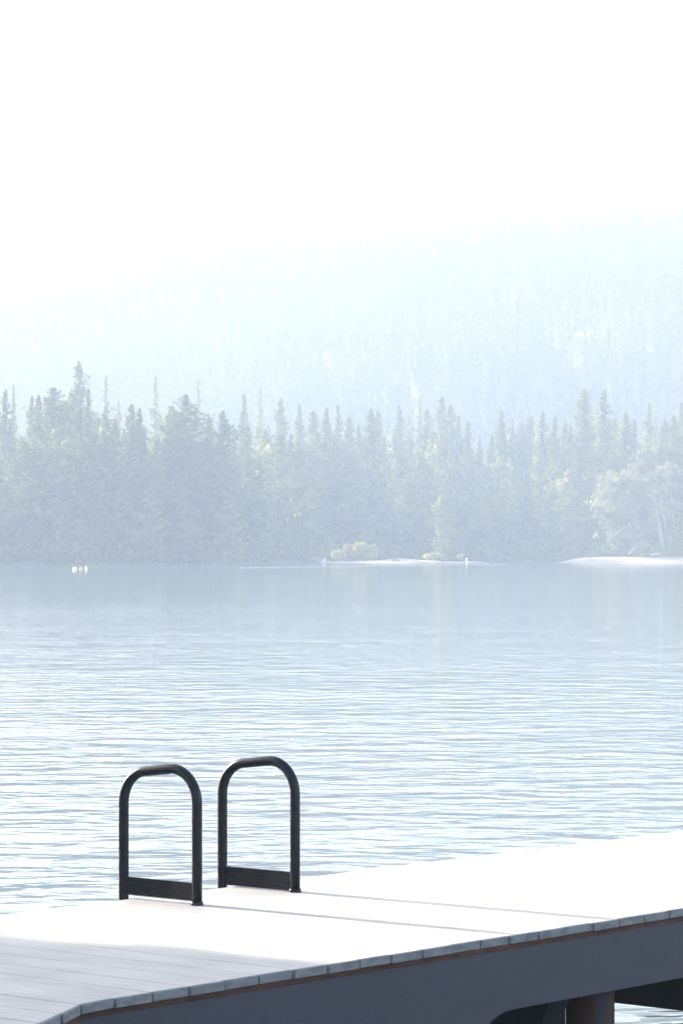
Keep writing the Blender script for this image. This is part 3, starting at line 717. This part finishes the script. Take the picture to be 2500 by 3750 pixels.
handrail(s1, v1, 'left, nearer black tubular arch handrail, its ribbed plate just clear of the deck boards', 'bottom', (.018, .088), .75)
handrail(s2, v2, 'right, farther black tubular arch handrail, its ribbed plate resting on the deck boards', 'top', (.004, .080), .75)

# ------------------------------------------------------------------ small floating things
def buoy(px, py, D, prof, mat, label, sx=1.0, mast=None, name='buoy', group=None):
    p_ = P(px, py, D); root = empty(name, (p_.x, D, 0)); bm = bmesh.new(); add_lathe(bm, prof, 18, (0, 0, 0), sx, 1.0)
    fix(bm); from_bm('float', bm, mat, root, True)
    if mast:
        bm = bmesh.new(); add_tube(bm, [(0, 0, mast[0]), (-.05, 0, mast[1])], [.05, .015], 8); fix(bm); from_bm('mast', bm, M['paint_white'], root)
    return tag(root, label, 'buoy', group)
ball = lambda r, h: [(r * .3, -.12), (r * .8, -.06), (r, h * .25), (r * .95, h * .55), (r * .7, h * .85), (r * .25, h)]
BG = 'floats on the lake at left'
buoy(274, 2088, 305, ball(.21, .24), M['paint_white'], 'low white float, left of the orange one on the lake', 1.05, group=BG)
buoy(297, 2088, 305, ball(.17, .24), M['paint_orange'], 'small orange-pink float between two white ones on the lake', 1.0, group=BG)
buoy(316, 2088, 305, ball(.14, .28), M['paint_white'], 'white float with a short pointed mast, right of the orange one', .9, (.2, .46), group=BG)
post = lambda r, h: [(r, -.3), (r, h * .1), (r, h * .8), (r * .8, h * .93), (r * .35, h)]
buoy(1708, 2064, 435, post(.13, .80), M['paint_white'], 'upright white marker buoy off the lone conifer on the spit', name='marker_buoy')
buoy(1495, 2062, 437, post(.08, .42), M['paint_white'], 'tiny white marker buoy off the bare middle of the sand spit', name='marker_buoy')

# line of small floats off the spit
pa, pb = G(880, 2080, 0), G(1860, 2067, 0)
root = empty('float_line', pa.lerp(pb, .5)); tag(root, 'long line of small pale floats strung on the water before the sand spit', 'float line')
mid = pa.lerp(pb, .5); bm = bmesh.new()
add_tube(bm, [pa - mid + Vector((0, 0, .03)), pb - mid + Vector((0, 0, .03))], .02, 6); fix(bm); from_bm('rope', bm, M['rope'], root)
bm = bmesh.new(); bmesh.ops.create_uvsphere(bm, u_segments=10, v_segments=8, radius=1.0)
fm = bpy.data.meshes.new('float'); bm.to_mesh(fm); bm.free(); fm.materials.append(M['rope'])
rr = random.Random(21); nf = 46
for i in range(nf):
    t = (i + .5 + rr.uniform(-.3, .3)) / nf
    if t > .55 and rr.random() < .25: continue
    o = mesh_obj('float', fm, None, root); q = pa.lerp(pb, t) - mid
    o.location = q + Vector((0, 0, .03)); o.scale = (rr.uniform(.2, .42), .07, .05)

# white bird at the tip of the spit
bp_ = P(1184, 2064, 440); root = empty('bird', (bp_.x, 440, .12)); bm = bmesh.new()
add_tube(bm, [(-.34, 0, .12), (-.22, 0, .10), (0, 0, .14), (.2, 0, .24), (.3, 0, .36), (.36, 0, .40), (.44, 0, .38)], [.02, .09, .15, .11, .06, .06, .012], 10)
fix(bm); from_bm('body', bm, M['feather'], root, True)
for sd in (-1, 1):
    bm = bmesh.new(); w0 = Vector((0, sd * .1, .2)); t_ = Vector((.45, sd * .3, .78)); m_ = Vector((.12, sd * .35, .62))
    vs = [w0 + Vector((-.16, 0, 0)), w0 + Vector((.16, 0, .03)), m_ + Vector((.16, 0, .02)), t_, m_ + Vector((-.14, 0, -.05))]
    add_prism(bm, vs, Vector((0, .025 * sd, .015))); fix(bm); from_bm('wing', bm, M['feather'], root)
tag(root, 'white bird raising its wings at the left tip of the sand spit', 'bird')

# ------------------------------------------------------------------ tree on the near bank, its shade falls across the left of the deck
SUN_EL = R(18.5)
sun_h = Matrix.Rotation(R(2.8), 3, 'Z') @ n_                                     # the sun stands straight across the dock
def near_pine(s_right, dist, label):
    H = 15.0; root = empty('shade_pine', (0, 0, 0)); r = random.Random(77); V = []; T = []
    c0 = S(s_right - 2.6, .6, DECK) + sun_h * dist; c0.z = 0.7
    root.location = c0; ed = e
    limbs = []
    for i in range(640):
        z = r.uniform(1.2, 14.5); rad = 2.6 * max(.02, 1 - ((z - 1.5) / 13.2)) ** .45
        a = r.uniform(0, 6.283); L = rad * r.uniform(.75, 1.04)
        d = Vector((math.cos(a), math.sin(a), r.uniform(-.15, .2)))
        if i % 6 == 0: limbs.append(([(0, 0, z), Vector((0, 0, z)) + d * L * .8], [.05, .01]))
        for k in range(90):
            u = r.random() ** .5
            c = Vector((0, 0, z)) + d * L * u + Vector((r.gauss(0, .14), r.gauss(0, .14), r.gauss(0, .14)))
            l = r.uniform(.2, .4); ax = (d + Vector((r.gauss(0, .6), r.gauss(0, .6), r.gauss(0, .6)))).normalized(); si = ax.cross(Vector((r.gauss(0, 1), r.gauss(0, 1), 1))).normalized()
            V += [c - ax * l * .5, c + si * l * .22, c + ax * l * .5, c - si * l * .22]; T.append(r.random())
    V = np.array([tuple(q) for q in V]); n = len(T); cen = V.reshape(n, 4, 3).mean(1) + np.array(c0); keep = np.ones(n, bool)
    sd = np.array([sun_h.x * math.cos(SUN_EL), sun_h.y * math.cos(SUN_EL), math.sin(SUN_EL)])
    for fx, fy, fr in [(161, 3500, .05), (174, 3512, .06), (95, 3518, .05), (299, 3495, .05), (370, 3500, .04), (67, 3621, .12), (116, 3628, .10), (154, 3615, .07), (275, 3639, .07), (33, 3646, .06)]:
        q = cen - np.array(G(fx, fy)); al = q @ sd; dist = np.linalg.norm(q - al[:, None] * sd, axis=1)
        keep &= dist > fr * .75                                   # needles removed along sun rays to shape the flecks on the deck
    land = cen - sd * ((cen[:, 2] - DECK) / sd[2])[:, None] - np.array(A0)
    ls, lv = land @ np.array(e), land @ np.array(n_)
    keep &= ls < 1.04 - .16 * np.clip(lv, -1, 4) + rng.uniform(-.04, .04, n)    # crown trimmed along the sun rays to shape the shade edge
    V = V.reshape(n, 4, 3)[keep].reshape(-1, 3); T = np.array(T)[keep]; n = len(T)
    mesh_obj('crown', np_mesh('crown', V, np.arange(4 * n).reshape(n, 4), T), M['needles'], root)
    mesh_obj('trunk', trunk_mesh('trunk', [(0, 0, -.8), (0, 0, .2), (.05, 0, 5), (0, .05, 14.8)], [.3, .24, .16, .03], 10, limbs), M['bark'], root)
    tag(root, label, 'tree')
near_pine(1.95, 15.0, 'bushy dark pine on the near bank left of the dock, the one nearer the water')
near_pine(-6.2, 15.5, 'unseen pine added on the near bank to block sky light, the one farthest back')  # added out of view to keep sky light off the shaded deck
near_pine(-2.4, 17.0, 'unseen pine added on the near bank to block sky light, the middle one of three')  # another added pine, out of view, dimming the sky over the deck

# ------------------------------------------------------------------ haze, sky, sun
bm = bmesh.new(); bmesh.ops.create_cube(bm, size=1.0)
bmesh.ops.scale(bm, vec=(1200, 1540, 150), verts=bm.verts)
m = bpy.data.materials.new('haze'); m.use_nodes = True; nt = m.node_tree
nt.nodes.remove(nt.nodes['Principled BSDF'])
pv_ = N(nt, 'ShaderNodeVolumePrincipled', Density=0.00098, Anisotropy=-0.35); pv_.inputs['Color'].default_value = (0.80, 0.885, 1.0, 1)
nt.links.new(pv_.outputs[0], nt.nodes['Material Output'].inputs['Volume'])
hz = from_bm('haze', bm, m); hz.location = (0, 690, 150 / 2 - 2.0)
tag(hz, 'pale blue morning haze lying over the lake and the woods', 'haze', kind='stuff')

w = bpy.data.worlds.new('World'); scene.world = w; w.use_nodes = True; nt = w.node_tree
sky = nt.nodes.new('ShaderNodeTexSky'); sky.sky_type = 'NISHITA'; sky.sun_disc = False
sky.sun_elevation = SUN_EL; sky.sun_rotation = math.atan2(sun_h.x, sun_h.y)
sky.air_density = 1.0; sky.dust_density = 3.5; sky.ozone_density = 1.0
bg = nt.nodes['Background']; bg.inputs['Strength'].default_value = 0.14
nt.links.new(sky.outputs[0], bg.inputs['Color'])

sun = bpy.data.lights.new('sun', 'SUN'); sun.energy = 5.0; sun.angle = R(0.55); sun.color = (1.0, 0.96, 0.90)
so = bpy.data.objects.new('sun', sun); C.objects.link(so)
to_sun = Vector((sun_h.x * math.cos(SUN_EL), sun_h.y * math.cos(SUN_EL), math.sin(SUN_EL)))
so.rotation_euler = to_sun.to_track_quat('Z', 'Y').to_euler(); so.location = to_sun * 60

cam = bpy.data.cameras.new('camera'); co = bpy.data.objects.new('camera', cam); C.objects.link(co)
cam.sensor_fit = 'HORIZONTAL'; cam.sensor_width = 24.0; cam.lens = 24.0 * F / 2500.0
cam.clip_start = 0.1; cam.clip_end = 5000
co.location = (0, 0, EYE); co.rotation_euler = (math.pi / 2 + PITCH, 0, 0)
scene.camera = co

vs = scene.view_settings; vs.view_transform = 'Standard'; vs.look = 'None'; vs.gamma = 1.0; vs.exposure = 2.2
scene.render.engine = 'CYCLES'
cy = scene.cycles
cy.use_denoising = True; cy.denoiser = 'OPENIMAGEDENOISE'
cy.volume_bounces = 2; cy.max_bounces = 8; cy.transparent_max_bounces = 8
cy.sample_clamp_indirect = 2.0; cy.sample_clamp_direct = 12.0
